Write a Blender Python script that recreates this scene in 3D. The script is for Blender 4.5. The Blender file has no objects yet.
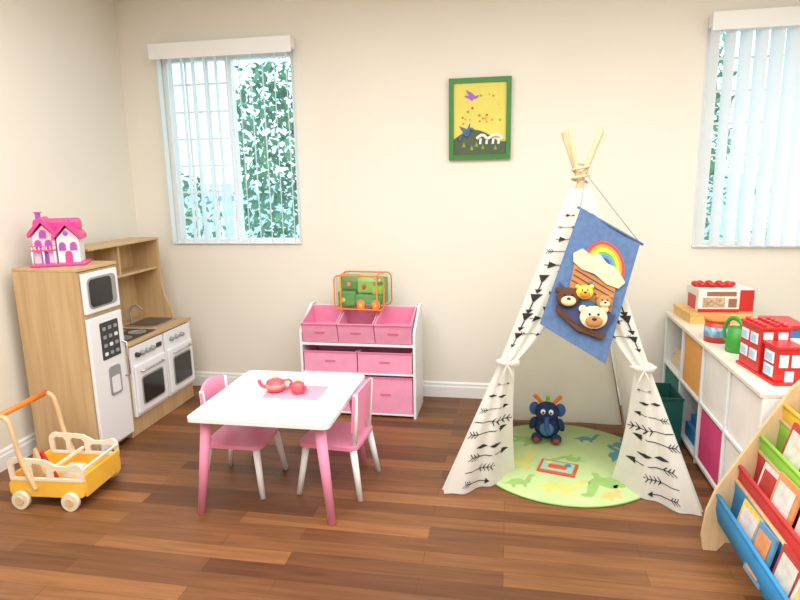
import bpy, bmesh, math, random
from mathutils import Vector, Matrix
random.seed(7)
scene=bpy.context.scene
try: scene.view_settings.view_transform='Standard'
except Exception: pass
COL=bpy.context.collection

def lin(c):
    return tuple(((v/255)/12.92 if v/255<=.04045 else ((v/255+.055)/1.055)**2.4) for v in c)+(1,)
MATS={}
def mat(name,c,rough=.5,metal=0,var=.06,scale=8,transl=0,coat=0,bump=0):
    if name in MATS: return MATS[name]
    m=bpy.data.materials.new(name); m.use_nodes=True; nt=m.node_tree; b=nt.nodes['Principled BSDF']
    tc=nt.nodes.new('ShaderNodeTexCoord'); n=nt.nodes.new('ShaderNodeTexNoise'); n.inputs['Scale'].default_value=scale; n.inputs['Detail'].default_value=3
    nt.links.new(tc.outputs['Object'],n.inputs['Vector'])
    r=nt.nodes.new('ShaderNodeValToRGB'); L=lin(c)
    r.color_ramp.elements[0].position=.3; r.color_ramp.elements[1].position=.7
    r.color_ramp.elements[0].color=tuple(x*(1-var) for x in L[:3])+(1,); r.color_ramp.elements[1].color=tuple(min(1,x*(1+var)) for x in L[:3])+(1,)
    nt.links.new(n.outputs['Fac'],r.inputs['Fac']); nt.links.new(r.outputs['Color'],b.inputs['Base Color'])
    b.inputs['Roughness'].default_value=rough; b.inputs['Metallic'].default_value=metal
    if coat: b.inputs['Coat Weight'].default_value=coat
    if bump:
        bp=nt.nodes.new('ShaderNodeBump'); bp.inputs['Strength'].default_value=bump
        n2=nt.nodes.new('ShaderNodeTexNoise'); n2.inputs['Scale'].default_value=scale*12
        nt.links.new(tc.outputs['Object'],n2.inputs['Vector']); nt.links.new(n2.outputs['Fac'],bp.inputs['Height']); nt.links.new(bp.outputs['Normal'],b.inputs['Normal'])
    if transl:
        t=nt.nodes.new('ShaderNodeBsdfTranslucent'); nt.links.new(r.outputs['Color'],t.inputs['Color'])
        mx=nt.nodes.new('ShaderNodeMixShader'); mx.inputs[0].default_value=transl
        nt.links.new(b.outputs[0],mx.inputs[1]); nt.links.new(t.outputs[0],mx.inputs[2]); nt.links.new(mx.outputs[0],nt.nodes['Material Output'].inputs['Surface'])
    MATS[name]=m; return m
def wood(name,c1,c2,axis='z',rough=.45):
    if name in MATS: return MATS[name]
    m=bpy.data.materials.new(name); m.use_nodes=True; nt=m.node_tree; b=nt.nodes['Principled BSDF']
    tc=nt.nodes.new('ShaderNodeTexCoord'); mp=nt.nodes.new('ShaderNodeMapping'); s=[22,22,22]; s['xyz'.index(axis)]=1.2; mp.inputs['Scale'].default_value=s
    n=nt.nodes.new('ShaderNodeTexNoise'); n.inputs['Scale'].default_value=1.5; n.inputs['Detail'].default_value=6; n.inputs['Distortion'].default_value=.6
    r=nt.nodes.new('ShaderNodeValToRGB'); r.color_ramp.elements[0].position=.3; r.color_ramp.elements[1].position=.7
    r.color_ramp.elements[0].color=lin(c1); r.color_ramp.elements[1].color=lin(c2)
    nt.links.new(tc.outputs['Object'],mp.inputs[0]); nt.links.new(mp.outputs[0],n.inputs['Vector']); nt.links.new(n.outputs['Fac'],r.inputs['Fac']); nt.links.new(r.outputs['Color'],b.inputs['Base Color'])
    b.inputs['Roughness'].default_value=rough; MATS[name]=m; return m

def add(ob,parent=None):
    COL.objects.link(ob)
    if parent: ob.parent=parent
    return ob
def grp(name,loc=(0,0,0),rz=0,sc=(1,1,1)):
    e=bpy.data.objects.new(name,None); e.location=loc; e.rotation_euler=(0,0,math.radians(rz)); e.scale=sc; e.empty_display_size=.1; COL.objects.link(e); return e
def mesh(name,vs,fs,m,parent=None,smooth=False):
    me=bpy.data.meshes.new(name); me.from_pydata([tuple(v) for v in vs],[],fs); me.update()
    bm=bmesh.new(); bm.from_mesh(me); bmesh.ops.recalc_face_normals(bm,faces=bm.faces); bm.to_mesh(me); bm.free()
    if smooth: me.polygons.foreach_set('use_smooth',[True]*len(me.polygons))
    me.materials.append(m); return add(bpy.data.objects.new(name,me),parent)
def box(name,x0,x1,y0,y1,z0,z1,m,parent=None,bev=0.003,rot=None):
    c=Vector(((x0+x1)/2,(y0+y1)/2,(z0+z1)/2)); bm=bmesh.new(); bmesh.ops.create_cube(bm,size=1)
    for v in bm.verts: v.co=Vector((v.co.x*(x1-x0),v.co.y*(y1-y0),v.co.z*(z1-z0)))
    if bev: 
        bmesh.ops.bevel(bm,geom=bm.edges[:],offset=min(bev,.45*min(x1-x0,y1-y0,z1-z0)),segments=2,affect='EDGES',profile=.5)
    me=bpy.data.meshes.new(name); bm.to_mesh(me); bm.free(); me.materials.append(m)
    ob=add(bpy.data.objects.new(name,me),parent); ob.location=c
    if rot: ob.rotation_euler=[math.radians(a) for a in rot]
    return ob
def boxes(name,lst,m,parent=None):
    vs=[];fs=[]
    for (x0,x1,y0,y1,z0,z1) in lst:
        k=len(vs); vs+=[(x,y,z) for z in (z0,z1) for y in (y0,y1) for x in (x0,x1)]
        fs+=[tuple(k+i for i in f) for f in ((0,2,3,1),(4,5,7,6),(0,1,5,4),(2,6,7,3),(0,4,6,2),(1,3,7,5))]
    return mesh(name,vs,fs,m,parent)
def cone(name,p,q,r1,r2,m,parent=None,n=20):
    p=Vector(p);q=Vector(q);d=q-p; bm=bmesh.new(); bmesh.ops.create_cone(bm,cap_ends=True,segments=n,radius1=r1,radius2=r2,depth=d.length)
    M=Matrix.Translation((p+q)/2)@d.to_track_quat('Z','Y').to_matrix().to_4x4(); bmesh.ops.transform(bm,matrix=M,verts=bm.verts)
    me=bpy.data.meshes.new(name); bm.to_mesh(me); bm.free(); me.materials.append(m)
    for f in me.polygons: f.use_smooth=len(f.vertices)==4
    return add(bpy.data.objects.new(name,me),parent)
def ell(name,loc,s,m,parent=None,rot=None):
    bm=bmesh.new(); bmesh.ops.create_uvsphere(bm,u_segments=24,v_segments=14,radius=1)
    for v in bm.verts: v.co=Vector((v.co.x*s[0],v.co.y*s[1],v.co.z*s[2]))
    me=bpy.data.meshes.new(name); bm.to_mesh(me); bm.free(); me.materials.append(m); me.polygons.foreach_set('use_smooth',[True]*len(me.polygons))
    ob=add(bpy.data.objects.new(name,me),parent); ob.location=loc
    if rot: ob.rotation_euler=[math.radians(a) for a in rot]
    return ob
def lathe(name,prof,loc,m,parent=None,n=28):
    vs=[];fs=[]
    for r,z in prof:
        for i in range(n):
            a=2*math.pi*i/n; vs.append((loc[0]+r*math.cos(a),loc[1]+r*math.sin(a),loc[2]+z))
    for j in range(len(prof)-1):
        for i in range(n): fs.append((j*n+i,j*n+(i+1)%n,(j+1)*n+(i+1)%n,(j+1)*n+i))
    fs.append(tuple(range(n))); fs.append(tuple((len(prof)-1)*n+i for i in range(n)))
    return mesh(name,vs,fs,m,parent,True)
def tube(name,pts,r,m,parent=None,cyc=False,smooth=True):
    cu=bpy.data.curves.new(name,'CURVE'); cu.dimensions='3D'; cu.bevel_depth=r; cu.bevel_resolution=3; cu.use_fill_caps=True
    if smooth:
        s=cu.splines.new('BEZIER'); s.bezier_points.add(len(pts)-1)
        for b,p in zip(s.bezier_points,pts): b.co=p; b.handle_left_type=b.handle_right_type='AUTO'
    else:
        s=cu.splines.new('POLY'); s.points.add(len(pts)-1)
        for b,p in zip(s.points,pts): b.co=(*p,1)
    s.use_cyclic_u=cyc; cu.materials.append(m); return add(bpy.data.objects.new(name,cu),parent)
def prism(name,pts,o,t,m,parent=None,plane='xz'):
    f={'xz':lambda a,b,c:(a,c,b),'yz':lambda a,b,c:(c,a,b),'xy':lambda a,b,c:(a,b,c)}[plane]; n=len(pts)
    vs=[f(a,b,o) for a,b in pts]+[f(a,b,o+t) for a,b in pts]
    fs=[tuple(range(n)),tuple(range(n,2*n))]+[(i,(i+1)%n,n+(i+1)%n,n+i) for i in range(n)]
    return mesh(name,vs,fs,m,parent)
def circ(cx,cy,r,n=24,a0=0,a1=360,ry=None):
    ry=ry or r
    return [(cx+r*math.cos(math.radians(a0+(a1-a0)*i/(n if a1-a0==360 else n-1))),cy+ry*math.sin(math.radians(a0+(a1-a0)*i/(n if a1-a0==360 else n-1)))) for i in range(n)]
def rrect(x0,x1,y0,y1,r,n=5):
    p=[]
    for cx,cy,a in ((x1-r,y1-r,0),(x0+r,y1-r,90),(x0+r,y0+r,180),(x1-r,y0+r,270)):
        for i in range(n): 
            t=math.radians(a+90*i/(n-1)); p.append((cx+r*math.cos(t),cy+r*math.sin(t)))
    return p

# ---------- camera
yaw,pitch,roll=math.radians(10.4),math.radians(11.3),math.radians(-1.07)
M=Matrix.Rotation(yaw,3,'Z')@Matrix.Rotation(math.pi/2-pitch,3,'X')@Matrix.Rotation(roll,3,'Z')
cam=bpy.data.cameras.new('camera');co=bpy.data.objects.new('camera',cam);COL.objects.link(co)
cam.lens=27;cam.sensor_width=36;cam.clip_start=.05
co.matrix_world=Matrix.Translation((0,0,1.5))@M.to_4x4();scene.camera=co

# ---------- materials
WALL=mat('wall_paint',(234,229,216),.85,var=.012,scale=2,bump=.03)
CEIL=mat('ceiling_paint',(244,244,242),.9,var=.01)
TRIM=mat('white_trim',(240,240,238),.4,var=.01)
WHITE=mat('white_laminate',(236,238,240),.35,var=.01)
PINK=mat('pink_paint',(236,148,182),.4,var=.03)
PINKF=mat('pink_fabric',(240,158,190),.9,var=.06,scale=14,bump=.15)
PINKD=mat('pink_fabric_trim',(220,115,156),.9)
BLACK=mat('black_gloss',(38,38,40),.15)
BLK=mat('black_ink',(38,38,42),.9)
GREY=mat('grey_plastic',(150,152,155),.35)
STEEL=mat('steel',(200,200,205),.25,metal=.9)
OAK=wood('oak_veneer',(186,152,108),(206,176,132),'z')
OAKH=wood('oak_veneer_h',(186,152,108),(206,176,132),'y')
BIRCH=wood('birch_wood',(208,176,132),(226,198,154),'z')
CREAMW=wood('cream_wood',(230,218,192),(242,232,212),'x')
YEL=mat('yellow_paint',(242,188,66),.4)
ORG=mat('orange_plastic',(236,130,45),.4)
RED=mat('red_plastic',(200,38,36),.35)
HOTP=mat('hot_pink_plastic',(235,72,145),.35)
PURP=mat('purple_plastic',(150,90,190),.4)
LAV=mat('lavender_plastic',(232,215,240),.4)
GRN=mat('green_plastic',(54,150,50),.4)
LIME=mat('lime_fabric',(146,200,66),.85)
BLU=mat('blue_fabric',(50,136,190),.85)
REDF=mat('red_fabric',(198,52,48),.85)
TEAL=mat('teal_fabric',(14,84,76),.9)
YLW=mat('yellow_plastic',(240,206,60),.4)
NAVY=mat('navy_plush',(28,50,92),.95,bump=.3)
CANVAS=mat('canvas_white',(242,241,235),.95,var=.02,transl=.45,bump=.1)
DENIM=mat('denim',(84,110,148),.95,var=.14,scale=40,bump=.2)
CREAM=mat('cream_fabric',(226,205,164),.95)
TAN=mat('tan_fabric',(176,122,74),.95)
BROWN=mat('brown_fabric',(86,54,38),.95)

# floor
def floor_mat():
    m=bpy.data.materials.new('wood_plank_floor'); m.use_nodes=True; nt=m.node_tree; b=nt.nodes['Principled BSDF']; N=nt.nodes.new; Lk=nt.links.new
    tc=N('ShaderNodeTexCoord'); br=N('ShaderNodeTexBrick'); br.offset=.37; br.offset_frequency=2; br.squash=1
    br.inputs['Scale'].default_value=1; br.inputs['Brick Width'].default_value=.86; br.inputs['Row Height'].default_value=.088; br.inputs['Mortar Size'].default_value=.0008; br.inputs['Mortar Smooth'].default_value=.1; br.inputs['Bias'].default_value=-.1
    br.inputs['Color1'].default_value=lin((98,60,34)); br.inputs['Color2'].default_value=lin((152,102,60)); br.inputs['Mortar'].default_value=lin((62,36,22))
    Lk(tc.outputs['Object'],br.inputs['Vector'])
    mp=N('ShaderNodeMapping'); mp.inputs['Scale'].default_value=(1.6,26,1); Lk(tc.outputs['Object'],mp.inputs[0])
    n=N('ShaderNodeTexNoise'); n.inputs['Scale'].default_value=1.6; n.inputs['Detail'].default_value=8; n.inputs['Distortion'].default_value=.8; Lk(mp.outputs[0],n.inputs['Vector'])
    r=N('ShaderNodeValToRGB'); r.color_ramp.elements[0].position=.32; r.color_ramp.elements[1].position=.68; r.color_ramp.elements[0].color=(.58,.54,.5,1); r.color_ramp.elements[1].color=(1.12,1.1,1.06,1)
    Lk(n.outputs['Fac'],r.inputs['Fac'])
    mx=N('ShaderNodeMix'); mx.data_type='RGBA'; mx.blend_type='MULTIPLY'; mx.inputs[0].default_value=.75
    Lk(br.outputs['Color'],mx.inputs[6]); Lk(r.outputs['Color'],mx.inputs[7]); Lk(mx.outputs[2],b.inputs['Base Color'])
    b.inputs['Roughness'].default_value=.46
    bp=N('ShaderNodeBump'); bp.inputs['Strength'].default_value=.1; Lk(n.outputs['Fac'],bp.inputs['Height']); Lk(bp.outputs['Normal'],b.inputs['Normal'])
    return m
XL,XR,YB,YF,ZC=-2.68,2.45,4.0,-1.3,2.75
boxes('floor',[(XL-.1,XR+.1,YF-.1,YB+.12,-.08,0)],floor_mat())
boxes('ceiling',[(XL-.1,XR+.1,YF-.1,YB+.12,ZC,ZC+.08)],CEIL)
WIN=[(-2.39,-1.42,1.075,2.36),(1.12,2.09,1.055,2.36)]
T=.12
(a0,a1,az0,az1),(b0,b1,bz0,bz1)=WIN
boxes('wall_back',[(XL-.1,a0,YB,YB+T,0,ZC),(a0,a1,YB,YB+T,0,az0),(a0,a1,YB,YB+T,az1,ZC),(a1,b0,YB,YB+T,0,ZC),(b0,b1,YB,YB+T,0,bz0),(b0,b1,YB,YB+T,bz1,ZC),(b1,XR+.1,YB,YB+T,0,ZC)],WALL)
boxes('wall_left',[(XL-.1,XL,YF,YB,0,ZC)],WALL)
boxes('wall_right',[(XR,XR+.1,YF,YB,0,ZC)],WALL)
boxes('wall_front',[(XL-.1,XR+.1,YF-.1,YF,0,ZC)],WALL)
prof=[(0,0),(.014,0),(.014,.075),(.010,.085),(.010,.1),(.004,.11),(0,.11)]
prism('baseboard_back',[(YB-a,z) for a,z in prof],XL,XR-XL,TRIM,plane='yz')
prism('baseboard_left',[(XL+a,z) for a,z in prof],YF,YB-.014-YF,TRIM,plane='xz')
prism('baseboard_right',[(XR-a,z) for a,z in prof],YF,YB-.014-YF,TRIM,plane='xz')

# ---------- windows and blinds
def glass():
    m=bpy.data.materials.new('window_glass'); m.use_nodes=True; nt=m.node_tree; nt.nodes.remove(nt.nodes['Principled BSDF'])
    t=nt.nodes.new('ShaderNodeBsdfTransparent'); t.inputs[0].default_value=(.95,.99,1,1); g=nt.nodes.new('ShaderNodeBsdfGlossy'); g.inputs['Roughness'].default_value=.02
    mx=nt.nodes.new('ShaderNodeMixShader'); mx.inputs[0].default_value=.04; nt.links.new(t.outputs[0],mx.inputs[1]); nt.links.new(g.outputs[0],mx.inputs[2]); nt.links.new(mx.outputs[0],nt.nodes['Material Output'].inputs['Surface']); return m
GLASS=glass()
SLAT=mat('blind_vinyl',(238,243,246),.6,var=.01,transl=.3)
for wi,(x0,x1,z0,z1) in enumerate(WIN):
    w=grp(f'window_{wi+1}',(0,0,0)); xm=(x0+x1)/2
    fr=.035
    boxes('frame_stiles',[(x0+.001,x0+fr,4.04,4.10,z0+.001,z1-.001),(x1-fr,x1-.001,4.04,4.10,z0+.001,z1-.001),(xm-.02,xm+.02,4.042,4.098,z0+fr,z1-fr)],TRIM,w)
    boxes('frame_rails',[(x0+fr,x1-fr,4.041,4.099,z0+.001,z0+fr),(x0+fr,x1-fr,4.041,4.099,z1-fr,z1-.001)],TRIM,w)
    boxes('muntins_vertical',[(x0+ (xm-x0)*k/3-.007,x0+(xm-x0)*k/3+.007,4.055,4.07,z0+fr,z1-fr) for k in (1,2)],TRIM,w)
    boxes('muntins_horizontal',[(x0+fr,xm-.02,4.057,4.068,z0+(z1-z0)*k/7-.007,z0+(z1-z0)*k/7+.007) for k in range(1,7)],TRIM,w)
    mesh('pane',[(x0+fr,4.077,z0+fr),(x1-fr,4.077,z0+fr),(x1-fr,4.077,z1-fr),(x0+fr,4.077,z1-fr)],[(0,1,2,3)],GLASS,w)
    box('sill',x0+.002,x1-.002,3.985,4.04,z0+.0005,z0+.012,TRIM,w,.003)
    bl=grp('vertical_blinds',(0,0,0))
    dz=0 if wi==0 else -.02
    box('headrail',x0-.0,x1+.02,3.903,3.995,z1-.01+dz,z1+.058+dz,TRIM,bl,.004)
    box('valance',x0-.005,x1+.025,3.893,3.902,z1-.04+dz,z1+.06+dz,TRIM,bl,.002)
    n=12
    for k in range(n):
        x=x0+.03+(x1-x0-.06)*k/(n-1)
        if wi==0: ang=(104 if k<6 else 116)
        else: ang=112 if k<2 else (128 if k<6 else 146)
        ang+=random.uniform(-5,5)
        a=math.radians(ang); hw=.042; dx,dy=math.cos(a)*hw,math.sin(a)*hw
        cxn,cyn=-math.sin(a)*.006,math.cos(a)*.006
        pts=[(-1,0),(-.5,.75),(0,1),(.5,.75),(1,0)]
        P=[(x+dx*u+cxn*c,3.95+dy*u+cyn*c) for u,c in pts]
        zb=z0+.016
        mesh(f'slat_{k}',[(px,py,zb) for px,py in P]+[(px,py,z1-.012) for px,py in P],[(i,i+1,i+6,i+5) for i in range(4)],SLAT,bl,True)

# ---------- outdoors
LEAF=mat('leaf_green',(112,150,120),.7,var=.5,scale=3,transl=.3)
def shrub(loc,sx,sy,sz,n,m=LEAF):
    vs=[];fs=[]
    for i in range(n):
        while True:
            p=Vector((random.uniform(-1,1),random.uniform(-1,1),random.uniform(-1,1)))
            if p.length<1: break
        c=Vector((p.x*sx,p.y*sy,sz+p.z*sz)); s=random.uniform(.03,.08)
        q=Vector((random.uniform(-1,1),random.uniform(-1,1),random.uniform(-1,1))).normalized(); r=q.orthogonal().normalized(); k=len(vs)
        vs+=[c+q*s,c+r*s*.45,c-q*s,c-r*s*.45]; fs.append((k,k+1,k+2,k+3))
    o=mesh('garden_shrub',vs,fs,m); o.location=loc
shrub((-2.65,6.6,.0),.45,.4,1.65,1300)
shrub((-4.6,8.0,.0),.6,.5,.85,500)
shrub((1.95,6.9,.0),.3,.4,1.6,800)
shrub((3.4,7.2,.0),.8,.5,.7,700)
boxes('patio_ground',[(-9,9,4.2,14,-.3,-.1)],mat('patio_concrete',(205,205,200),.9))
FEN=mat('fence_paint',(210,225,232),.7)
boxes('garden_fence',[(-8+i*.22,-8+i*.22+.17,9.4,9.44,-.1,1.5) for i in range(76)]+[(-8,8.8,9.45,9.48,.3,.4),(-8,8.8,9.45,9.48,1.2,1.3)],FEN)

# ---------- picture frame
pf=grp('framed_picture',(-.195,3.98,1.87))
GF=mat('green_frame',(50,124,42),.4); PY=mat('poster_yellow',(222,212,104),.7,var=.02)
boxes('frame',[(-.195,-.165,-.012,.015,-.25,.25),(.165,.195,-.012,.015,-.25,.25),(-.165,.165,-.011,.015,-.25,-.22),(-.165,.165,-.011,.015,.22,.25)],GF,pf)
boxes('poster',[(-.165,.165,0,.012,-.22,.22)],PY,pf)
prism('hill',[(-.165,-.22)]+[(-.165+.33*i/14,-.14+.075*math.sin(math.pi*min(1,(i+1)/13))) for i in range(15)]+[(.165,-.22)],-.002,.002,mat('poster_hill',(84,96,76),.8),pf)
PW=mat('poster_white',(240,240,232),.8)
tube('white_dragon',[(-.02,-.004,-.12),(.02,-.004,-.1),(.05,-.004,-.12),(.09,-.004,-.1),(.13,-.004,-.11),(.14,-.004,-.13)],.010,PW,pf)
for i,x in enumerate((.0,.04,.08,.115)): prism(f'dragon_leg_{i}',[(x,-.12),(x+.014,-.12),(x+.01,-.155),(x-.004,-.155)],-.004,.002,PW,pf)
PB=mat('poster_blue',(80,112,150),.8)
tube('blue_dragon',[(-.13,-.004,-.13),(-.10,-.004,-.09),(-.08,-.004,-.1),(-.06,-.004,-.06),(-.035,-.004,-.07)],.009,PB,pf)
prism('dragon_wing',[(-.1,-.09),(-.13,-.04),(-.08,-.06),(-.06,-.02),(-.065,-.08)],-.004,.002,PB,pf)
prism('bird',[(-.1,.14),(-.06,.12),(-.02,.125),(0,.145),(-.03,.14),(-.05,.16),(-.09,.18),(-.07,.145)],-.003,.002,PURP,pf)
DOTM=[mat('poster_red',(210,100,80),.8),mat('poster_orange',(235,155,60),.8),mat('poster_green',(130,170,70),.8)]
for i in range(22):
    x,z=random.uniform(-.12,.13),random.uniform(-.03,.15)
    prism(f'petal_{i}',circ(x,z,random.uniform(.004,.009),7),-.002,.002,DOTM[i%3],pf)
for i,(x,z) in enumerate([(-.1,-.17),(-.05,-.19),(.02,-.185),(.1,-.19),(-.02,-.17)]):
    prism(f'grass_{i}',[(x-.012,z),(x,z+.03),(x+.012,z)],-.004,.002,DOTM[2],pf)

# ---------- play kitchen
k=grp('play_kitchen',(-2.20,2.735,0),0,(1.10,1.06,1))
box('side_panel',-.36,-.012,0,.018,0,1.06,OAK,k); box('inner_panel',-.36,-.012,.292,.31,0,1.06,OAK,k)
box('fridge_top',-.36,-.005,.0,.31,1.06,1.078,OAKH,k); box('fridge_back',-.36,-.345,.018,.292,.0,1.06,OAK,k)
box('fridge_body',-.34,-.014,.019,.291,.03,1.055,OAK,k,0)
box('fridge_door',-.013,.006,.02,.29,.05,.80,WHITE,k,.006)
box('microwave_door',-.013,.006,.02,.29,.825,1.045,WHITE,k,.006)
def yz(name,y0,y1,z0,z1,x,t,m,r=.02): prism(name,rrect(y0,y1,z0,z1,r),x,t,m,k,'yz')
yz('microwave_window',.045,.265,.85,1.02,.006,.003,GREY,.03); yz('microwave_glass',.055,.225,.86,1.01,.009,.003,BLACK,.025)
yz('chalkboard',.10,.245,.55,.76,.006,.003,mat('chalkboard',(60,64,62),.8,var=.3,scale=60),.005)
for i in range(4):
    for j in range(3): yz(f'magnet_{i}_{j}',.116+j*.045,.141+j*.045,.570+i*.048,.590+i*.048,.009,.002,GREY if (i*3+j)%4 else WHITE,.006)
yz('water_dispenser',.13,.225,.33,.50,.006,.004,GREY,.02); yz('dispenser_recess',.145,.21,.345,.44,.010,.002,WHITE,.01)
tube('fridge_handle',[(.006,.265,.62),(.03,.268,.61),(.03,.268,.42),(.006,.265,.41)],.006,STEEL,k,smooth=False)
box('lower_cabinet',-.36,-.014,.311,.98,.0,.565,OAK,k)
box('counter',-.36,.012,.311,.985,.565,.585,OAKH,k)
box('stove_glass',-.30,-.02,.33,.63,.585,.590,BLACK,k,.002)
for i,(x,y) in enumerate([(-.22,.41),(-.22,.55),(-.09,.41),(-.09,.55)]):
    lathe(f'burner_{i}',[(.05,0),(.05,.003),(.043,.003),(.043,.001)],(x,y,.590),GREY,k)
prism('sink_rim',rrect(-.27,-.05,.68,.94,.03),.585,.006,STEEL,k,'xy'); prism('sink_bowl',rrect(-.25,-.07,.70,.92,.03),.5911,.001,mat('sink_dark',(70,72,75),.3),k,'xy')
tube('faucet',[(-.29,.81,.585),(-.29,.81,.68),(-.25,.81,.70),(-.21,.81,.67)],.007,GREY,k)
box('oven_body',-.013,.008,.325,.645,.12,.555,WHITE,k,.004); box('oven_door',.008,.022,.335,.635,.14,.44,WHITE,k,.006)
yz('oven_window',.375,.595,.18,.36,.022,.003,GREY,.02); yz('oven_glass',.385,.585,.19,.35,.025,.002,BLACK,.015)
tube('oven_handle',[(.022,.38,.40),(.04,.385,.40),(.04,.585,.40),(.022,.59,.40)],.006,STEEL,k,smooth=False)
for i in range(4): cone(f'oven_knob_{i}',(.008,.375+i*.05,.50),(.028,.375+i*.05,.50),.016,.013,GREY if i else BLACK,k)
yz('oven_display',.57,.625,.485,.515,.008,.003,BLACK,.004)
box('washer_body',-.013,.008,.665,.965,.12,.555,WHITE,k,.004); box('washer_door',.008,.022,.675,.955,.14,.44,WHITE,k,.006)
yz('washer_window',.71,.92,.18,.38,.022,.003,GREY,.02); yz('washer_glass',.72,.91,.19,.37,.025,.002,BLACK,.015)
tube('washer_handle',[(.022,.72,.41),(.04,.725,.41),(.04,.905,.41),(.022,.91,.41)],.006,STEEL,k,smooth=False)
for i in range(3): cone(f'washer_knob_{i}',(.008,.73+i*.06,.50),(.028,.73+i*.06,.50),.015,.012,GREY,k)
box('hutch_back',-.36,-.345,.311,.985,.585,1.13,OAK,k)
prism('hutch_side',[(-.345,.585),(-.10,.585),(-.12,.66),(-.15,.74),(-.165,.82),(-.165,1.13),(-.345,1.13)],.967,.018,OAK,k,'xz')
box('hutch_shelf',-.345,-.18,.311,.967,.93,.945,OAKH,k); box('hutch_top',-.36,-.163,.311,.99,1.13,1.145,OAKH,k)
box('hutch_divider',-.345,-.19,.60,.615,.945,1.13,OAK,k)
tube('utensil_rail',[(-.29,.36,.9),(-.29,.72,.9)],.005,STEEL,k)
for i in range(4):
    y=.43+i*.085; tube(f'utensil_handle_{i}',[(-.28,y,.9),(-.28,y,.79)],.006,GREY,k); 
    ell(f'utensil_head_{i}',(-.28,y,.77),(.006,.026,.034),GREY,k)

# ---------- dollhouse
d=grp('toy_dollhouse',(-2.415,2.89,1.079),26,(.9,.9,1.07))
box('base',-.15,.15,-.09,.09,0,.014,HOTP,d,.006)
box('left_wing',-.13,-.01,-.05,.06,.014,.15,LAV,d); box('right_wing',.0,.12,-.06,.07,.014,.135,WHITE,d)
prism('left_gable',[(-.13,.15),(-.01,.15),(-.07,.205)],-.05,.1,LAV,d); prism('right_gable',[(.0,.135),(.12,.135),(.06,.19)],-.06,.12,WHITE,d)
def roof(nm,x0,x1,y0,y1,z0,h,m):
    xm=(x0+x1)/2; prism(nm,[(x0,z0),(xm,z0+h),(x1,z0),(x1,z0+.022),(xm,z0+h+.026),(x0,z0+.022)],y0,y1-y0,m,d)
roof('roof_left',-.148,.008,-.075,.075,.145,.075,HOTP); roof('roof_right',-.018,.138,-.085,.085,.13,.075,HOTP)
box('roof_ridge',-.135,.125,-.006,.075,.17,.235,HOTP,d,.02)
box('chimney',-.115,-.09,.01,.035,.2,.262,PURP,d); box('chimney_cap',-.12,-.085,.005,.04,.262,.27,HOTP,d)
ell('roof_heart',(.06,-.09,.165),(.014,.006,.014),PURP,d)
for i,(x,z,y) in enumerate([(-.1,.115,-.056),(-.045,.115,-.056),(.03,.1,-.066),(.09,.1,-.066),(-.07,.165,-.056)]):
    prism(f'window_trim_{i}',[(x-.019,z-.024),(x+.019,z-.024)]+circ(x,z,.019,8,0,180),y,.006,HOTP,d)
    prism(f'window_arch_{i}',[(x-.013,z-.018),(x+.013,z-.018)]+circ(x,z,.013,8,0,180),y-.002,.006,PURP,d)
prism('door',[(.04,.014),(.08,.014)]+circ(.06,.055,.02,8,0,180),-.066,.008,HOTP,d)
prism('door_left',[(-.09,.014),(-.05,.014)]+circ(-.07,.055,.02,8,0,180),-.056,.008,PURP,d)
box('balcony',-.135,-.005,-.088,-.05,.078,.086,HOTP,d)
for i in range(7): box(f'baluster_{i}',-.131+i*.0195,-.127+i*.0195,-.086,-.082,.086,.102,WHITE,d,0)
box('balcony_rail',-.135,-.005,-.088,-.08,.102,.106,HOTP,d,.001)
for i,x in enumerate((-.13,-.07,-.01)): cone(f'column_{i}',(x,-.084,.014),(x,-.084,.078),.005,.005,WHITE,d,10)

# ---------- push wagon
w=grp('wooden_push_wagon',(-2.14,2.42,0),4,(.93,1,.98))
def wheel(i,x,y):
    cone(f'wheel_{i}',(x,y-.012,.045),(x,y+.012,.045),.045,.045,CREAMW,w,28); s=-1 if y<0 else 1
    cone(f'hub_{i}',(x,y+s*.012,.045),(x,y+s*.018,.045),.022,.022,BIRCH,w,20)
for i,(x,y) in enumerate([(-.14,-.165),(.13,-.165),(-.14,.165),(.13,.165)]): wheel(i,x,y)
for i,x in enumerate((-.14,.13)): cone(f'axle_{i}',(x,-.16,.045),(x,.16,.045),.007,.007,BIRCH,w)
box('tray_floor',-.2,.2,-.14,.14,.06,.075,YEL,w)
for i,y in enumerate((-.15,.14)):
    prism(f'side_lower_{i}',rrect(-.21,.2,.055,.14,.03),y,.012,YEL,w)
    up=[(-.2,.138),(-.205,.2)]+circ(-.165,.215,.04,8,180,70)+[(-.07,.25),(.0,.245)]+[(.06,.215),(.12,.215)]+circ(.16,.19,.04,8,80,0)+[(.2,.138),(.178,.138),(.178,.175),(.165,.195),(.05,.195),(.035,.18),(.035,.138),(.005,.138),(.005,.205),(-.01,.222),(-.065,.228),(-.08,.21),(-.08,.138),(-.105,.138),(-.105,.21),(-.12,.228),(-.16,.232),(-.178,.215),(-.178,.138)]
    prism(f'side_rail_{i}',up,y,.012,CREAMW,w)
    box(f'sill_stripe_{i}',-.19,.19,y-.002,y+.014,.138,.152,CREAMW,w,.001)
box('front_panel',.195,.207,-.14,.14,.06,.17,YEL,w); box('front_rail',.19,.204,-.14,.14,.19,.205,CREAMW,w)
box('rear_panel',-.207,-.195,-.14,.14,.06,.16,YEL,w); box('middle_bar',-.01,.005,-.14,.14,.17,.185,CREAMW,w)
for i,y in enumerate((-.158,.158)):
    tube(f'handle_arm_{i}',[(-.06,y,.10),(-.12,y,.26),(-.145,y,.4),(-.165,y,.455),(-.20,y,.47)],.012,BIRCH,w)
cone('handle_grip',(-.20,-.165,.47),(-.20,.165,.47),.015,.015,ORG,w)
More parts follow.
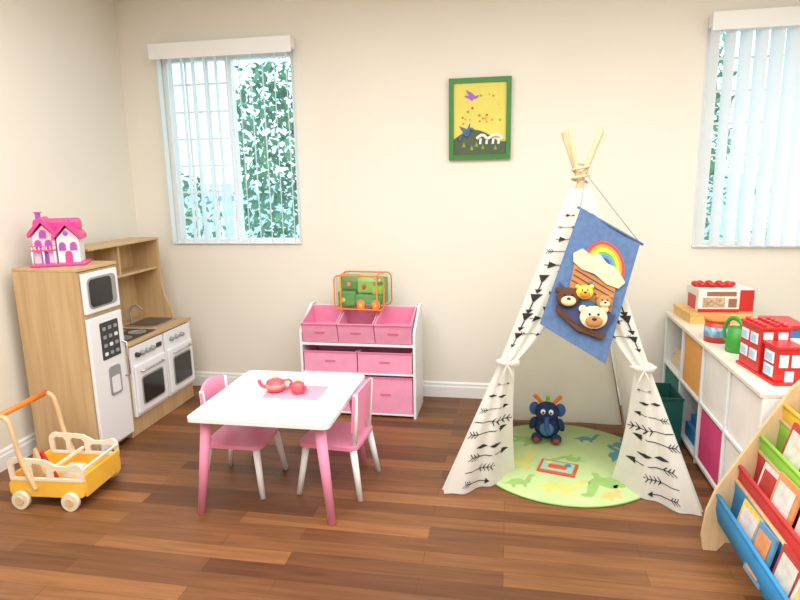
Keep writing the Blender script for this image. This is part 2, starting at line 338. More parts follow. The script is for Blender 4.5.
prism('wood_wedge',[(-.15,.075),(-.05,.075),(-.11,.27)],-.08,.02,BIRCH,w); prism('red_wedge',[(-.15,.075),(-.04,.075),(-.12,.23)],-.03,.02,RED,w); box('white_block',-.04,.05,.0,.08,.075,.12,WHITE,w)

# ---------- table and chairs
tb=grp('kids_table',(-1.07,2.635,0))
prism('table_top',rrect(-.33,.33,-.345,.345,.03),.465,.02,WHITE,tb,'xy')
box('apron',-.26,.26,-.27,.27,.435,.465,WHITE,tb)
for i,(x,y) in enumerate([(-1,-1),(1,-1),(-1,1),(1,1)]):
    cone(f'leg_{i}',(x*.315,y*.30,0),(x*.265,y*.27,.464),.017,.027,PINK,tb)
box('placemat',-.09,.19,-.06,.13,.4855,.489,mat('placemat_pink',(236,160,184),.8),tb,.001)
def chair(loc,rz):
    c=grp('kids_chair',loc,rz)
    prism('seat',rrect(-.15,.15,-.15,.15,.04),.245,.018,PINK,c,'xy')
    for i,(x,y) in enumerate([(1,-1),(1,1)]): cone(f'leg_front_{i}',(x*.15,y*.155,0),(x*.115,y*.12,.246),.013,.018,WHITE,c)
    for i,y in enumerate((-1,1)):
        cone(f'leg_back_{i}',(-.165,y*.155,0),(-.125,y*.125,.246),.013,.018,WHITE,c)
        cone(f'post_{i}',(-.13,y*.115,.25),(-.145,y*.12,.52),.013,.011,WHITE,c)
    vs=[];n=9
    for th in (0,.014):
        for zz in range(2):
            for i in range(n):
                u=-1+2*i/(n-1); z=.33 if zz==0 else .545-.03*u*u; vs.append((-.125-(z-.25)*.07-.02*(1-u*u)-th+.01,u*.135,z))
    fs=[]
    for i in range(n-1):
        fs+=[(i,i+1,n+i+1,n+i),(2*n+i,2*n+i+1,3*n+i+1,3*n+i),(i,i+1,2*n+i+1,2*n+i),(n+i,n+i+1,3*n+i+1,3*n+i)]
    fs+=[(0,n,3*n,2*n),(n-1,2*n-1,4*n-1,3*n-1)]
    mesh('backrest',vs,fs,PINK,c,False)
    box('cross_bar',-.11,.11,-.012,.012,.225,.245,WHITE,c)
chair((-1.30,2.65,0),0); chair((-.83,2.71,0),176)
REDP=mat('tea_red',(226,88,100),.3); TEAY=mat('tea_cream',(240,200,130),.35)
tp=grp('toy_teapot',(-1.12,2.66,.4893),200,(1.15,1.15,1.15))
lathe('body',[(.02,0),(.036,.008),(.042,.028),(.036,.048),(.02,.056),(.0,.058)],(0,0,0),REDP,tp); ell('lid_knob',(0,0,.064),(.009,.009,.009),TEAY,tp)
lathe('band',[(.0405,.018),(.0435,.028),(.0405,.038)],(0,0,0),mat('tea_peach',(240,140,130),.35),tp)
tube('spout',[(.034,0,.02),(.058,0,.032),(.068,0,.055)],.008,REDP,tp); tube('handle',[(-.034,0,.046),(-.064,0,.044),(-.062,0,.016),(-.036,0,.014)],.005,REDP,tp)
tp=grp('toy_sugar_pot',(-1.0,2.65,.4893),-20,(1.1,1.1,1.2))
lathe('body',[(.018,0),(.028,.006),(.033,.024),(.028,.042),(.012,.05),(.0,.052)],(0,0,0),REDP,tp); ell('lid_knob',(0,0,.056),(.008,.008,.008),TEAY,tp)
tube('handle_a',[(.028,0,.036),(.046,0,.03),(.03,0,.012)],.004,REDP,tp); tube('handle_b',[(-.028,0,.036),(-.046,0,.03),(-.03,0,.012)],.004,REDP,tp)

# ---------- toy organizer
og=grp('toy_storage_organizer',(-.94,3.565,0),0,(.965,1,.99))
W=.39
sp=[(0,0),(.32,0),(.32,.70),(.24,.70),(.02,.585),(0,.56)]
prism('side_left',sp,-W,.016,WHITE,og,'yz'); prism('side_right',sp,W-.016,.016,WHITE,og,'yz')
box('back_panel',-W+.016,W-.016,.305,.32,.02,.68,WHITE,og)
for i,z in enumerate((.015,.285)): box(f'shelf_{i}',-W+.016,W-.016,.0,.305,z,z+.012,WHITE,og)
mesh('shelf_top',[(s*(W-.016),y,z) for s in (-1,1) for y,z in ((.005,.475),(.30,.56),(.30,.572),(.005,.487))],[(0,1,2,3),(4,5,6,7),(0,1,5,4),(1,2,6,5),(2,3,7,6),(3,0,4,7)],WHITE,og)
def bin_(nm,x0,x1,y0,y1,z0,z1,tilt=0):
    t=.008; e=bpy.data.objects.new(nm,None); COL.objects.link(e); e.parent=og; e.location=((x0+x1)/2,y0,z0); e.rotation_euler=(math.radians(tilt),0,0)
    w2=(x1-x0)/2;dd=y1-y0;h=z1-z0
    boxes('bin_walls',[(-w2+.001,w2-.001,.001,dd-.001,0,t),(-w2,w2,0,t,0,h),(-w2,w2,dd-t,dd,0,h),(-w2,-w2+t,t,dd-t,0,h),(w2-t,w2,t,dd-t,0,h)],PINKF,e)
    boxes('bin_trim',[(-w2-.001,w2+.001,-.002,-.0001,h-.012,h)],PINKD,e)
    boxes('bin_handle',[(-.035,.035,-.004,-.001,h*.5,h*.5+.012)],PINKD,e)
g=(2*W-.04)/3
for i in range(3): bin_(f'bin_top_{i}',-W+.02+i*g+.003,-W+.02+(i+1)*g-.003,.01,.27,.495,.63,16)
g=(2*W-.04)/2
for i in range(2):
    bin_(f'bin_mid_{i}',-W+.02+i*g+.004,-W+.02+(i+1)*g-.004,.006,.29,.298,.435)
    bin_(f'bin_low_{i}',-W+.02+i*g+.004,-W+.02+(i+1)*g-.004,.006,.29,.029,.272)
# ---------- clear toy bag
CL=bpy.data.materials.new('clear_vinyl'); CL.use_nodes=True; nt=CL.node_tree; nt.nodes.remove(nt.nodes['Principled BSDF'])
t_=nt.nodes.new('ShaderNodeBsdfTransparent'); g_=nt.nodes.new('ShaderNodeBsdfGlossy'); g_.inputs['Roughness'].default_value=.2; mx=nt.nodes.new('ShaderNodeMixShader'); mx.inputs[0].default_value=.16
t_.inputs[0].default_value=(.95,1,.93,1); nt.links.new(t_.outputs[0],mx.inputs[1]); nt.links.new(g_.outputs[0],mx.inputs[2]); nt.links.new(mx.outputs[0],nt.nodes['Material Output'].inputs['Surface'])
bg=grp('toy_blocks_bag',(-.925,3.72,.693),-4,(1,1,1.15))
box('vinyl_shell',-.165,.165,-.09,.10,0,.19,CL,bg,.03)
rp=rrect(-.165,.165,.002,.19,.03)
for i,y in enumerate((-.088,.098)): tube(f'piping_{i}',[(a,y,b) for a,b in rp],.0045,ORG,bg,True,False)
for i,x in enumerate((-.12,.12)): tube(f'carry_strap_{i}',[(x,-.092,.0),(x,-.094,.19),(x,.0,.2),(x,.1,.19)],.005,ORG,bg,False,False)
box('block_a',-.15,-.03,-.07,.05,.01,.10,GRN,bg,.012); box('block_b',-.02,.09,-.06,.03,.09,.175,LIME,bg,.012); box('block_c',-.14,-.02,-.05,.06,.105,.18,GRN,bg,.012)
box('truck_body',-.03,.15,-.08,.0,.03,.085,GRN,bg,.012); box('truck_cab',.08,.15,-.08,.0,.085,.13,LIME,bg,.012); box('block_d',.02,.15,.01,.08,.02,.17,GRN,bg,.012); box('block_e',-.15,-.06,.055,.09,.02,.17,LIME,bg,.01)
for i,x in enumerate((.01,.11)): cone(f'truck_wheel_{i}',(x,-.088,.03),(x,-.06,.03),.028,.028,ORG,bg); cone(f'truck_hub_{i}',(x,-.09,.03),(x,-.086,.03),.012,.012,YLW,bg)
for i,(x,z) in enumerate([(-.11,.05),(-.07,.14),(.03,.13)]): ell(f'bead_{i}',(x,-.075,z),(.014,.01,.014),[YLW,ORG,RED][i],bg)

# ---------- teepee
K=Vector((.35,3.2,1.52)); FL=Vector((-.25,2.69,0)); FR=Vector((.83,2.66,0)); BL=Vector((-.13,3.62,0)); BR=Vector((.70,3.62,0))
te=grp('teepee_play_tent',(0,0,0))
offs={'fl':Vector((.02,.0,0)),'fr':Vector((-.02,.01,0)),'bl':Vector((.015,-.01,0)),'br':Vector((-.015,.0,0))}
for nm,F in (('fl',FL),('fr',FR),('bl',BL),('br',BR)):
    k2=K+offs[nm]; dr=(k2-F).normalized(); F2=F+dr*.02
    if nm[0]=='b': F2=F2+Vector((0,.04,0))
    cone('pole_'+nm,F2,k2+dr*.225,.012,.012,BIRCH,te)
def pole(F,s): return F+(K-F)*s
S1=.945
def side(A,B,outd,sag=.02,off=.016):
    def f(u,v):
        s=.004+v*S1; p=pole(A,s).lerp(pole(B,s),u); p=p+outd*(-sag*math.sin(math.pi*u)*math.sin(math.pi*min(1,v*1.1))+.004*math.sin(u*19)*(1-v)+off)
        return p
    return f
def frac(s):
    if s>=.66: return .5
    if s>=.40: t=(s-.40)/.26; return .07+.43*t**1.1
    t=(.40-s)/.40; return .07+.21*t**.8
def flap(A,B):
    sx=1 if B.x>A.x else -1
    def f(u,v):
        s=.004+v*S1; w=frac(s); a=pole(A,s); b=pole(B,s); p=a.lerp(b,w*u)
        p.x-=sx*.026*(1-u)
        t=max(0,(.40-s)/.40)
        if s<.40:
            p.y+=u*u*.30*t; p.x-=sx*.03*t*(1-u); p.z=max(p.z,.006)
        amp=(.016*t+.005) if s<.40 else .012*max(0,1-(s-.40)/.3)+.003*(1-v)
        p.y+=-.036+amp*math.sin(u*5*math.pi+1.2*s*6)*min(1,u*2.2)
        if u<.03: p.y+=.04
        return p
    return f
def grid(nm,f,nu,nv,m):
    vs=[f(i/nu,j/nv) for j in range(nv+1) for i in range(nu+1)]
    fs=[(j*(nu+1)+i,j*(nu+1)+i+1,(j+1)*(nu+1)+i+1,(j+1)*(nu+1)+i) for j in range(nv) for i in range(nu)]
    return mesh(nm,vs,fs,m,te,True)
# sleeves: the back canvas passes in front of the rear poles, so they are hidden from inside
sl=side(FL,BL,Vector((-.9,0,.2))); sr=side(FR,BR,Vector((.9,0,.2))); sb=side(BL,BR,Vector((0,.95,.2)),.02,.012)
grid('canvas_left',sl,20,30,CANVAS); grid('canvas_right',sr,20,30,CANVAS); grid('canvas_back',sb,20,30,CANVAS)
fl=flap(FL,FR); fr_=flap(FR,FL)
grid('front_flap_left',fl,48,60,CANVAS); grid('front_flap_right',fr_,48,60,CANVAS)
def decal(nm,f,items,out):
    vs=[];fs=[]
    for (u0,v0,sc,strokes) in items:
        Wd=(f(min(1,u0+.05),v0)-f(max(0.03,u0-.05),v0)).length/(min(1,u0+.05)-max(0.03,u0-.05)); Hd=(f(u0,min(1,v0+.02))-f(u0,max(0,v0-.02))).length/(min(1,v0+.02)-max(0,v0-.02))
        for (x1,y1,w1,x2,y2,w2) in strokes:
            dx,dy=x2-x1,y2-y1; L=math.hypot(dx,dy); nx,ny=-dy/L,dx/L; n=5; k=len(vs)
            for i in range(n+1):
                t=i/n; cx,cy,ww=x1+dx*t,y1+dy*t,w1+(w2-w1)*t
                for sg in (-1,1):
                    u=u0+sc*(cx+nx*ww*sg)/Wd; v=v0+sc*(cy+ny*ww*sg)/Hd; u=min(.99,max(.032,u)); v=min(.995,max(.004,v))
                    vs.append(f(u,v)+out)
            fs+=[(k+2*i,k+2*i+1,k+2*i+3,k+2*i+2) for i in range(n)]
    mesh(nm,vs,fs,BLK,te)
ARW=[(-.06,0,.0018,.05,0,.0018),(.045,0,.012,.072,0,.0005)]+[(-.06+i*.012,0,.0015,-.072+i*.012,sgn*.013,.0015) for i in range(3) for sgn in (-1,1)]
FTH=[(-.07,0,.0016,.07,0,.0016)]+[(-.05+i*.018,0,.0026,-.062+i*.018,sgn*.016,.0012) for i in range(4) for sgn in (-1,1)]
TRI=[(-.03,0,.018,.012,0,.001),(-.05,0,.002,.05,0,.002),(.03,0,.010,.055,0,.001)]
DIA=[(-.05,0,.001,-.03,0,.008),(-.03,0,.008,-.01,0,.001),(.0,0,.001,.02,0,.008),(.02,0,.008,.04,0,.001)]
VTRI=[(0,.04,.024,0,.0,.001),(0,.0,.003,0,-.03,.003),(0,-.03,.017,0,-.05,.001)]
def flip(st): return [(-a,b,c,-d_,e,f_) for a,b,c,d_,e,f_ in st]
def tilt(st,ang):
    c,s=math.cos(math.radians(ang)),math.sin(math.radians(ang)); return [(a*c-b*s,a*s+b*c,w1,d_*c-e*s,d_*s+e*c,w2) for a,b,w1,d_,e,w2 in st]
it=[]
for r in range(9):
    v=.025+r*.041
    wd=frac(.004+v*S1)*1.12
    st=[ARW,FTH,ARW,DIA][r%4]
    if r%2: st=flip(st)
    it.append((.5+random.uniform(-.1,.1),v+random.uniform(-.004,.004),1.3 if wd>.2 else (.95 if wd>.14 else .5),tilt(st,random.uniform(-8,8))))
up=[]
for r,(u,v,sc,st) in enumerate([(.25,.50,.9,VTRI),(.62,.52,.8,ARW),(.22,.56,1.1,VTRI),(.6,.57,1.0,TRI),(.22,.62,1.2,VTRI),(.62,.63,1.2,VTRI),(.22,.685,1.1,VTRI),(.62,.70,1.0,VTRI),(.4,.745,1.0,TRI),(.45,.79,.9,ARW),(.5,.83,.8,TRI),(.5,.87,.6,ARW),(.5,.91,.5,TRI)]):
    up.append((u,v,sc,st))
OUT=Vector((0,-.004,.001))
decal('arrow_print_left',fl,it+up,OUT); decal('arrow_print_right',fr_,it+up,OUT)
tube('knot_rope',[K+Vector((.04*math.cos(a*.9),.04*math.sin(a*.9),-.05+.012*a/2)) for a in range(0,18)],.007,CREAM,te)
for i,(A,B) in enumerate(((FL,FR),(FR,FL))):
    sx=1 if i==0 else -1
    c=pole(A,.405).lerp(pole(B,.405),.03)+Vector((-sx*.008,-.015,0))
    tube(f'tie_band_{i}',[c+Vector((.05*math.cos(a),.05*math.sin(a),.006*math.sin(2*a))) for a in [j*math.pi/6 for j in range(12)]],.009,CANVAS,te,True)
    for s in (-1,1):
        ell(f'bow_loop_{i}_{s}',c+Vector((s*.028,-.06,.012)),(.028,.010,.013),CANVAS,te,(0,s*-20,0))
        tube(f'bow_tail_{i}_{s}',[c+Vector((0,-.06,0)),c+Vector((s*.02,-.07,-.04)),c+Vector((s*.03,-.065,-.08))],.004,CANVAS,te)

# ---------- wall-hanging banner on tent
bn=grp('fabric_wall_hanging',(.385,2.90,1.0)); bn.rotation_euler=(math.radians(-19.4),0,0)
TLc,TRc,BRc,BLc=[Vector((a,0,b)) for a,b in ((-.05,.37),(.22,.20),(.062,-.37),(-.235,-.19))]
def bp(u,v,o=0):
    p=BLc.lerp(BRc,u).lerp(TLc.lerp(TRc,u),v); p=p.copy(); p.y=-o+.006*math.sin(u*6+v*4); return p
def bpoly(nm,pts,o,m,n=1):
    vs=[bp(u,v,o) for u,v in pts]+[bp(u,v,o-.005) for u,v in pts]; N_=len(pts)
    mesh(nm,vs,[tuple(range(N_)),tuple(range(N_,2*N_))]+[(i,(i+1)%N_,N_+(i+1)%N_,N_+i) for i in range(N_)],m,bn)
vs=[bp(i/8,j/12,o) for o in (0,.006) for j in range(13) for i in range(9)]
fs=[]
for q in (0,117):
    fs+=[(q+j*9+i,q+j*9+i+1,q+j*9+i+10,q+j*9+i+9) for j in range(12) for i in range(8)]
mesh('denim_panel',vs,fs,DENIM,bn)
RB=[mat('rb_red',(215,70,60),.9),mat('rb_orange',(240,150,50),.9),mat('rb_yellow',(245,215,70),.9),mat('rb_green',(90,165,90),.9),mat('rb_blue',(90,120,200),.9)]
for i in range(5):
    r=.31-.042*i; q=[(.60+r*math.cos(a),.68+.62*r*math.sin(a)) for a in [math.pi*j/14 for j in range(15)]]; r2=r-.042; q+=[(.60+r2*math.cos(a),.68+.62*r2*math.sin(a)) for a in [math.pi*(14-j)/14 for j in range(15)]]
    bpoly(f'rainbow_{i}',q,.012,RB[i])
bpoly('sail_cloud',[(.16,.58),(.12,.64),(.22,.71),(.35,.70),(.48,.745),(.62,.71),(.78,.72),(.95,.65),(.88,.58),(.7,.56),(.5,.58),(.3,.56)],.018,CREAM)
bpoly('ark_cabin',[(.22,.38),(.18,.57),(.84,.57),(.88,.38)],.014,TAN)
for i in range(3): bpoly(f'cabin_plank_{i}',[(.22,.44+i*.045),(.22,.446+i*.045),(.84,.446+i*.045),(.84,.44+i*.045)],.016,BROWN)
bpoly('ark_hull',[(.06,.38),(.5,.31),(.95,.38),(.85,.15),(.5,.10),(.18,.15)],.02,mat('hull_navy',(60,70,105),.95))
# bear and dog heads made of head + muzzle + ears + eyes + nose
def plush(i,u,v,r,mh,mm):
    c=bp(u,v,.03)
    ell(f'animal_head_{i}',c,(r*1.15,.018,r),mh,bn); ell(f'animal_muzzle_{i}',c+Vector((0,-.014,-r*.38)),(r*.72,.014,r*.5),mm,bn); ell(f'animal_nose_{i}',c+Vector((0,-.028,-r*.2)),(r*.2,.006,r*.14),BLACK,bn)
    for s in (-1,1):
        ell(f'animal_ear_{i}_{s}',c+Vector((s*r*.9,0,r*.72)),(r*.34,.012,r*.34),mh,bn); ell(f'animal_eye_{i}_{s}',c+Vector((s*r*.36,-.017,r*.22)),(r*.11,.005,r*.13),BLACK,bn)
plush(0,.25,.30,.048,BROWN,CREAM); plush(1,.66,.265,.054,CREAM,TAN); plush(2,.44,.405,.034,YLW,ORG); plush(3,.74,.42,.032,TAN,CREAM)
bpoly('scarf',[(.12,.20),(.5,.15),(.9,.20),(.86,.15),(.5,.105),(.16,.15)],.03,BROWN)
cone('hanging_dowel',bp(-.05,1.0,-.0),bp(1.05,1.0,-.0),.006,.006,DENIM,bn)
tube('hanging_cord',[bp(0,1,0),Vector((-.02,.04,.56)),bp(1,1,0)],.003,GREY,bn,smooth=False)

# ---------- round play mat
MATG=mat('play_mat_green',(180,202,140),.9,var=.07,scale=5)
pm=grp('round_play_mat',(.31,3.11,0))
lathe('mat_disc',[(.0,0),(.475,0),(.48,.004),(.475,.008),(.0,.008)],(0,0,0),MATG,pm,64)
tube('mat_piping',[(.478*math.cos(a),.478*math.sin(a),.005) for a in [j*math.pi/16 for j in range(32)]],.0035,mat('mat_edge',(140,175,105),.9),pm,True)
dino=[(-.09,.0),(-.05,.02),(-.03,.045),(.01,.05),(.035,.03),(.05,.06),(.07,.09),(.095,.09),(.1,.075),(.08,.07),(.07,.04),(.055,.005),(.035,-.01),(.035,-.04),(.018,-.04),(.015,-.012),(-.02,-.012),(-.025,-.04),(-.042,-.04),(-.042,-.005)]
dm=[mat('dino_orange',(208,182,110),.9),mat('dino_blue',(90,140,150),.9),mat('dino_yellow',(200,200,112),.9),mat('dino_green',(146,182,104),.9)]
for i,(x,y,a,s,c_) in enumerate([(-.25,-.1,20,1.7,2),(-.05,-.33,-10,1.4,2),(.2,-.2,190,1.8,3),(.3,.08,60,1.1,1),(.05,.02,150,.9,3),(.15,.27,0,.9,1),(-.2,.2,-40,1.3,3),(.2,-.36,30,.9,0),(-.33,.05,90,.9,2),(.37,-.08,10,.9,2),(-.24,-.3,10,1.0,3),(.33,.22,30,.8,1)]):
    ca,sa=math.cos(math.radians(a)),math.sin(math.radians(a)); prism(f'dino_print_{i}',[(x+s*(p*ca-q*sa),y+s*(p*sa+q*ca)) for p,q in dino],.0080,.0004,dm[c_],pm,'xy')
bk=grp('picture_book',(.27,2.99,.009),-15,(.95,.95,1))
box('cover',-.1,.1,-.07,.07,0,.012,mat('book_coral',(205,80,70),.5),bk,.002); box('cover_picture',-.085,.085,-.055,.055,.012,.0135,mat('cover_green',(150,200,170),.5),bk,0); prism('cover_car',rrect(-.05,.05,-.03,.02,.015),.0136,.001,mat('cover_red',(210,90,60),.5),bk,'xy'); prism('cover_dot',circ(.05,.03,.018),.0136,.001,BLU,bk,'xy'); prism('cover_star',circ(-.05,.03,.014),.0136,.001,YLW,bk,'xy')
# ---------- plush elephant
pl=grp('plush_elephant',(.235,3.37,.009),-5)
ell('body',(0,0,.083),(.075,.06,.08),NAVY,pl); ell('head',(0,-.015,.168),(.068,.055,.06),NAVY,pl)
for s in (-1,1):
    ell(f'ear_{s}',(s*.072,0,.178),(.03,.012,.04),mat('ear_blue',(60,95,150),.95),pl); ell(f'eye_{s}',(s*.022,-.064,.185),(.014,.008,.016),WHITE,pl); ell(f'pupil_{s}',(s*.021,-.072,.182),(.006,.004,.007),BLACK,pl)
    ell(f'foot_{s}',(s*.055,-.065,.028),(.03,.04,.025),NAVY,pl); ell(f'sole_{s}',(s*.055,-.103,.028),(.018,.005,.016),mat('sole_red',(150,60,50),.95),pl); ell(f'arm_{s}',(s*.078,-.025,.098),(.02,.025,.045),NAVY,pl,(20,s*-15,0))
tube('trunk',[(0,-.065,.15),(0,-.095,.125),(.005,-.1,.09),(.02,-.115,.07)],.013,mat('trunk_blue',(50,85,145),.95),pl)
for i,(x,c_) in enumerate([(-.05,ORG),(0,LIME),(.05,ORG)]): tube(f'hair_{i}',[(x*.6,0,.21),(x*1.1,0,.24),(x*1.5,-.01,.262)],.011,c_,pl)
ell('belly_patch',(0,-.052,.075),(.04,.014,.042),mat('belly_blue',(80,130,150),.95),pl)

# ---------- cube shelf
SX0,SX1,SY0,SY1,SH=.985,1.38,2.43,3.93,.66
sh=grp('cube_storage_shelf',(0,0,0))
box('top',SX0-.01,SX1,SY0,SY1,SH-.02,SH,mat('shelf_cream',(228,220,204),.5),sh); box('bottom',SX0,SX1,SY0,SY1,.02,.04,WHITE,sh); box('middle',SX0,SX1-.02,SY0+.02,SY1-.02,.33,.348,WHITE,sh); box('back',SX1-.012,SX1,SY0,SY1,.0,SH-.02,WHITE,sh)
for i in range(5):
    y=SY0+(SY1-SY0-.02)*i/4; box(f'divider_{i}',SX0,SX1-.012,y,y+.02,.0,SH-.02,WHITE,sh)
CB=[mat('bin_beige',(222,202,170),.9),mat('bin_orange',(232,168,92),.9),mat('bin_white',(232,228,222),.9),mat('bin_pink',(216,66,124),.9),mat('bin_teal',(50,130,120),.9)]
cell=(SY1-SY0-.02)/4
for r in range(2):
    for i in range(4):
        y0=SY0+cell*i+.028; y1=SY0+cell*(i+1)-.008; z0=(.042 if r==0 else .35); ci=[[2,3,None,4],[2,2,1,None]][r][i]
        h=.27
        if ci is None: continue
        xa,xb=SX0+.012,SX1-.03
        boxes(f'bin_{r}_{i}',[(xa+.001,xb-.001,y0+.001,y1-.001,z0,z0+.01),(xa,xa+.008,y0,y1,z0,z0+h),(xb-.01,xb,y0,y1,z0,z0+h),(xa+.008,xb-.01,y0,y0+.008,z0,z0+h),(xa+.008,xb-.01,y1-.008,y1,z0,z0+h)],CB[ci],sh)
yA=SY0+cell*3+.04
boxes('stacked_games',[(SX0+.03,SX1-.05,yA,yA+.28,.35,.40),(SX0+.05,SX1-.05,yA+.02,yA+.26,.402,.45)],CB[0],sh)
yA=SY0+cell*2+.04
boxes('board_box',[(SX0+.03,SX1-.05,yA,yA+.26,.042,.12),(SX0+.05,SX1-.05,yA+.02,yA+.24,.122,.17)],BLU,sh)
tbn=grp('teal_fabric_bin',(.885,3.46,0))
boxes('bin_walls',[(-.069,.069,-.129,.129,0,.008),(-.07,-.062,-.122,.122,0,.3),(.062,.07,-.122,.122,0,.3),(-.07,.07,-.13,-.122,0,.3),(-.07,.07,.122,.13,0,.3)],TEAL,tbn)
boxes('bin_rim',[(-.074,.074,-.134,-.1301,.285,.3),(-.074,-.0701,-.13,.13,.285,.3)],mat('teal_dark',(10,70,65),.9),tbn)
# ---------- toys on shelf
CRW=wood('crate_wood',(216,172,92),(232,194,118),'x')
cr=grp('wooden_toy_crate',(1.19,3.74,SH),4)
boxes('crate',[(-.169,.169,-.139,.139,0,.01),(-.17,.17,-.14,-.13,0,.05),(-.17,.17,.13,.14,0,.05),(-.17,-.16,-.13,.13,0,.05),(.16,.17,-.13,.13,0,.05)],CRW,cr)
boxes('crate_lid',[(-.175,.175,-.145,.145,.05,.06)],CRW,cr)
tx=grp('toy_box_carton',(1.215,3.74,SH+.0605),4)
CW=mat('carton_white',(232,228,220),.5)
box('carton',-.145,.155,-.1,.1,0,.135,CW,tx); boxes('red_panel',[(.08,.156,-.102,-.1,.005,.13),(-.147,-.145,-.06,.06,.01,.09),(-.145,.079,-.102,-.1,.0,.02)],RED,tx)
boxes('picture_panel',[(-.12,.0,-.102,-.1,.03,.085)],mat('carton_picture',(190,160,130),.6,var=.5,scale=60),tx); boxes('label',[(-.10,.06,-.102,-.1,.095,.12),(.02,.065,-.102,-.1,.03,.08)],mat('label_brown',(150,105,75),.6),tx)
gs=grp('red_toy_garland',(1.18,3.73,SH+.196))
for i in range(11): 
    a=i*2*math.pi/11; ell(f'bead_{i}',(.1*math.cos(a),.035*math.sin(a),.016),(.022,.018,.015),RED,gs)
box('link_base',-.1,.1,-.03,.03,0,.012,RED,gs)
tn=grp('round_toy_tin',(1.055,3.22,SH)); lathe('tin',[(.058,0),(.058,.11),(.0,.11)],(0,0,0),mat('tin_red',(200,64,50),.35),tn); lathe('label_band',[(.0595,.03),(.0595,.08)],(0,0,0),mat('tin_blue',(130,175,205),.4,var=.5,scale=40),tn); lathe('lid',[(.062,.11),(.062,.125),(.056,.128),(0,.128)],(0,0,0),ORG,tn)
gt=grp('green_toy_watering_can',(1.085,3.03,SH),-60,(.95,.95,1.2)); lathe('can',[(.045,0),(.05,.005),(.042,.10),(.038,.10),(.04,.01)],(0,0,0),GRN,gt); tube('handle',[(-.04,0,.02),(-.075,0,.05),(-.055,0,.12),(0,0,.13),(.035,0,.1)],.009,GRN,gt); tube('spout',[(.04,0,.03),(.08,0,.07),(.1,0,.11)],.010,LIME,gt); lathe('rose',[(.012,0),(.024,.012),(0,.012)],(.1,0,.11),YLW,gt)
rt=grp('red_toy_fire_station',(1.11,2.69,SH),6,(.85,.85,1.04))
box('base',-.085,.075,-.19,.19,0,.012,RED,rt)
box('tower_front',-.07,.05,-.17,-.05,.012,.14,RED,rt); box('tower_back',-.08,.06,-.03,.17,.012,.19,RED,rt)
for j,(x,y0,y1,z) in enumerate([(-.071,-.15,-.07,.105),(-.071,-.15,-.07,.05),(-.081,-.01,.06,.15),(-.081,.08,.15,.15),(-.081,-.01,.06,.08),(-.081,.08,.15,.08)]):
    box(f'window_white_{j}',x-.006,x,y0,y1,z-.025,z+.02,WHITE,rt,.002); box(f'window_pane_{j}',x-.008,x-.006,y0+.01,y1-.01,z-.017,z+.012,mat('toy_pane',(170,210,235),.2),rt,0)
for j,x in enumerate((-.04,.015)): box(f'front_window_{j}',x-.02,x+.02,-.177,-.17,.07,.12,WHITE,rt,.002)
for j,x in enumerate((-.05,.02)): box(f'back_window_{j}',x-.02,x+.025,-.036,-.03,.15,.18,WHITE,rt,.002)
box('door',-.03,.01,-.177,-.17,.012,.055,WHITE,rt,.002)
box('roof_front',-.075,.055,-.175,-.045,.14,.152,RED,rt); box('roof_back',-.085,.065,-.035,.175,.19,.202,RED,rt)
for j in range(5):
    for q in (-.06,0,.04): cone(f'stud_{j}_{q}',(q,-.01+j*.04,.202),(q,-.01+j*.04,.212),.012,.012,RED,rt,12)
c3=grp('puzzle_box_stack',(1.285,3.07,SH),0); box('box_white',-.065,.085,-.12,.12,0,.09,CW,c3); box('box_blue',-.055,.08,-.11,.1,.09,.13,mat('blue_card',(70,120,190),.5),c3); box('box_red',-.06,.075,-.115,.1,.13,.15,RED,c3); boxes('box_label',[(-.067,-.065,-.1,.05,.02,.07)],YLW,c3)
c4=grp('toy_register',(1.295,2.72,SH),0); box('body',-.06,.07,-.1,.1,0,.10,WHITE,c4,.01); box('screen',-.02,.06,-.07,.07,.10,.15,mat('card_cyan',(120,190,215),.4),c4,.008); box('drawer',-.066,-.06,-.08,.08,.015,.05,RED,c4)

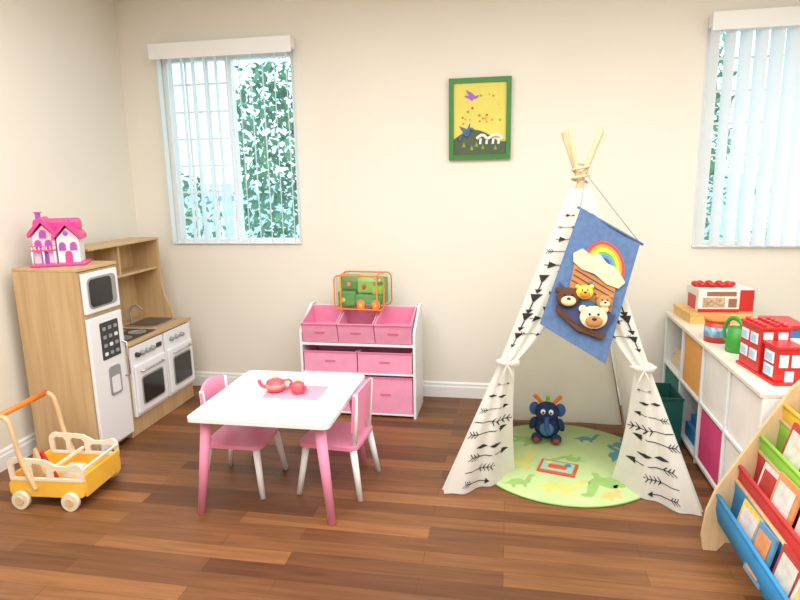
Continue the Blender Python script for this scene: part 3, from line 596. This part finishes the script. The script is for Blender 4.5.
# ---------- sling bookshelf
bs=grp('sling_bookshelf',(0,0,0))
BY0,BY1=1.60,2.395
pan=[(.80,0),(.79,.06),(.80,.17),(.83,.27),(1.06,.70),(1.09,.735),(1.13,.74),(1.155,.71),(1.155,0),(1.11,0),(1.08,.04),(.88,.04),(.85,0)]
prism('end_panel_far',pan,BY1-.018,.018,BIRCH,bs); prism('end_panel_near',pan,BY0,.018,BIRCH,bs)
tiers=[(.865,.245,BLU),(.935,.375,REDF),(1.0,.505,LIME),(1.07,.635,mat('sling_yellow',(240,196,60),.85))]
for i,(x,z,m) in enumerate(tiers):
    xf,zf=x-.028,z; xb,zb=x+.035,z+.07
    prof=[(xf,zf),(xf-.004,zf-.06),(xf+.008,zf-.115),(xf+.03,zf-.135),(xf+.05,zf-.11),(xb,zb-.05),(xb,zb)]
    vs=[(px,y,pz) for y in (BY0+.018,(BY0+BY1)/2,BY1-.018) for px,pz in prof]; n=len(prof)
    fs=[(j*n+q,j*n+q+1,(j+1)*n+q+1,(j+1)*n+q) for j in range(2) for q in range(n-1)]
    o=mesh(f'sling_{i}',vs,fs,m,bs,True); so=o.modifiers.new('thick','SOLIDIFY'); so.thickness=.004
    cone(f'dowel_front_{i}',(xf,BY0+.01,zf),(xf,BY1-.01,zf),.008,.008,m,bs,12); cone(f'dowel_back_{i}',(xb,BY0+.01,zb),(xb,BY1-.01,zb),.008,.008,BIRCH,bs,12)
box('rear_rail',1.135,1.15,BY0+.018,BY1-.018,.05,.12,BIRCH,bs)
bks=grp('picture_books',(0,0,0))
bc=[(222,222,216),(186,64,60),(96,150,186),(232,200,104),(224,218,204),(224,150,96),(228,214,210),(200,214,222)]
for i,(x,z,m) in enumerate(tiers):
    y=BY0+.05; j=0
    while y<BY1-.17:
        wd=random.uniform(.11,.17); h=random.uniform(.17,.22); c_=(i*3+j)%8; xo=x-.004+(j%2)*.014
        o=box(f'book_{i}_{j}',xo-.005,xo+.005,y,y+wd,z-.11,z-.11+h,mat(f'book_{c_}',bc[c_],.5,var=.15,scale=30),bks,.001,(random.uniform(-4,4),14,0))
        o2=box(f'cover_art_{i}_{j}',xo-.0085,xo-.0065,y+.02,y+wd-.02,z-.11+h*.1,z-.11+h*.9,mat(f'book_{(c_+3)%8}',bc[(c_+3)%8],.5,var=.15,scale=30),bks,0,(0,14,0)); o2.rotation_euler=o.rotation_euler
        y+=wd+.012; j+=1

# ---------- lighting
def area(nm,loc,size,e,c=(1,1,1),rot=(0,0,0)):
    l=bpy.data.lights.new(nm,'AREA'); l.shape='RECTANGLE'; l.size,l.size_y=size; l.energy=e; l.color=c; o=bpy.data.objects.new(nm,l); o.location=loc; o.rotation_euler=[math.radians(a) for a in rot]; COL.objects.link(o); return o
area('ceiling_light',(0,1.0,2.70),(4.2,3.4),192,(1,1,.995))
w_=bpy.data.worlds.new('world'); scene.world=w_; w_.use_nodes=True; bgn=w_.node_tree.nodes['Background']; bgn.inputs[0].default_value=(.66,.90,1,1); bgn.inputs[1].default_value=2.2
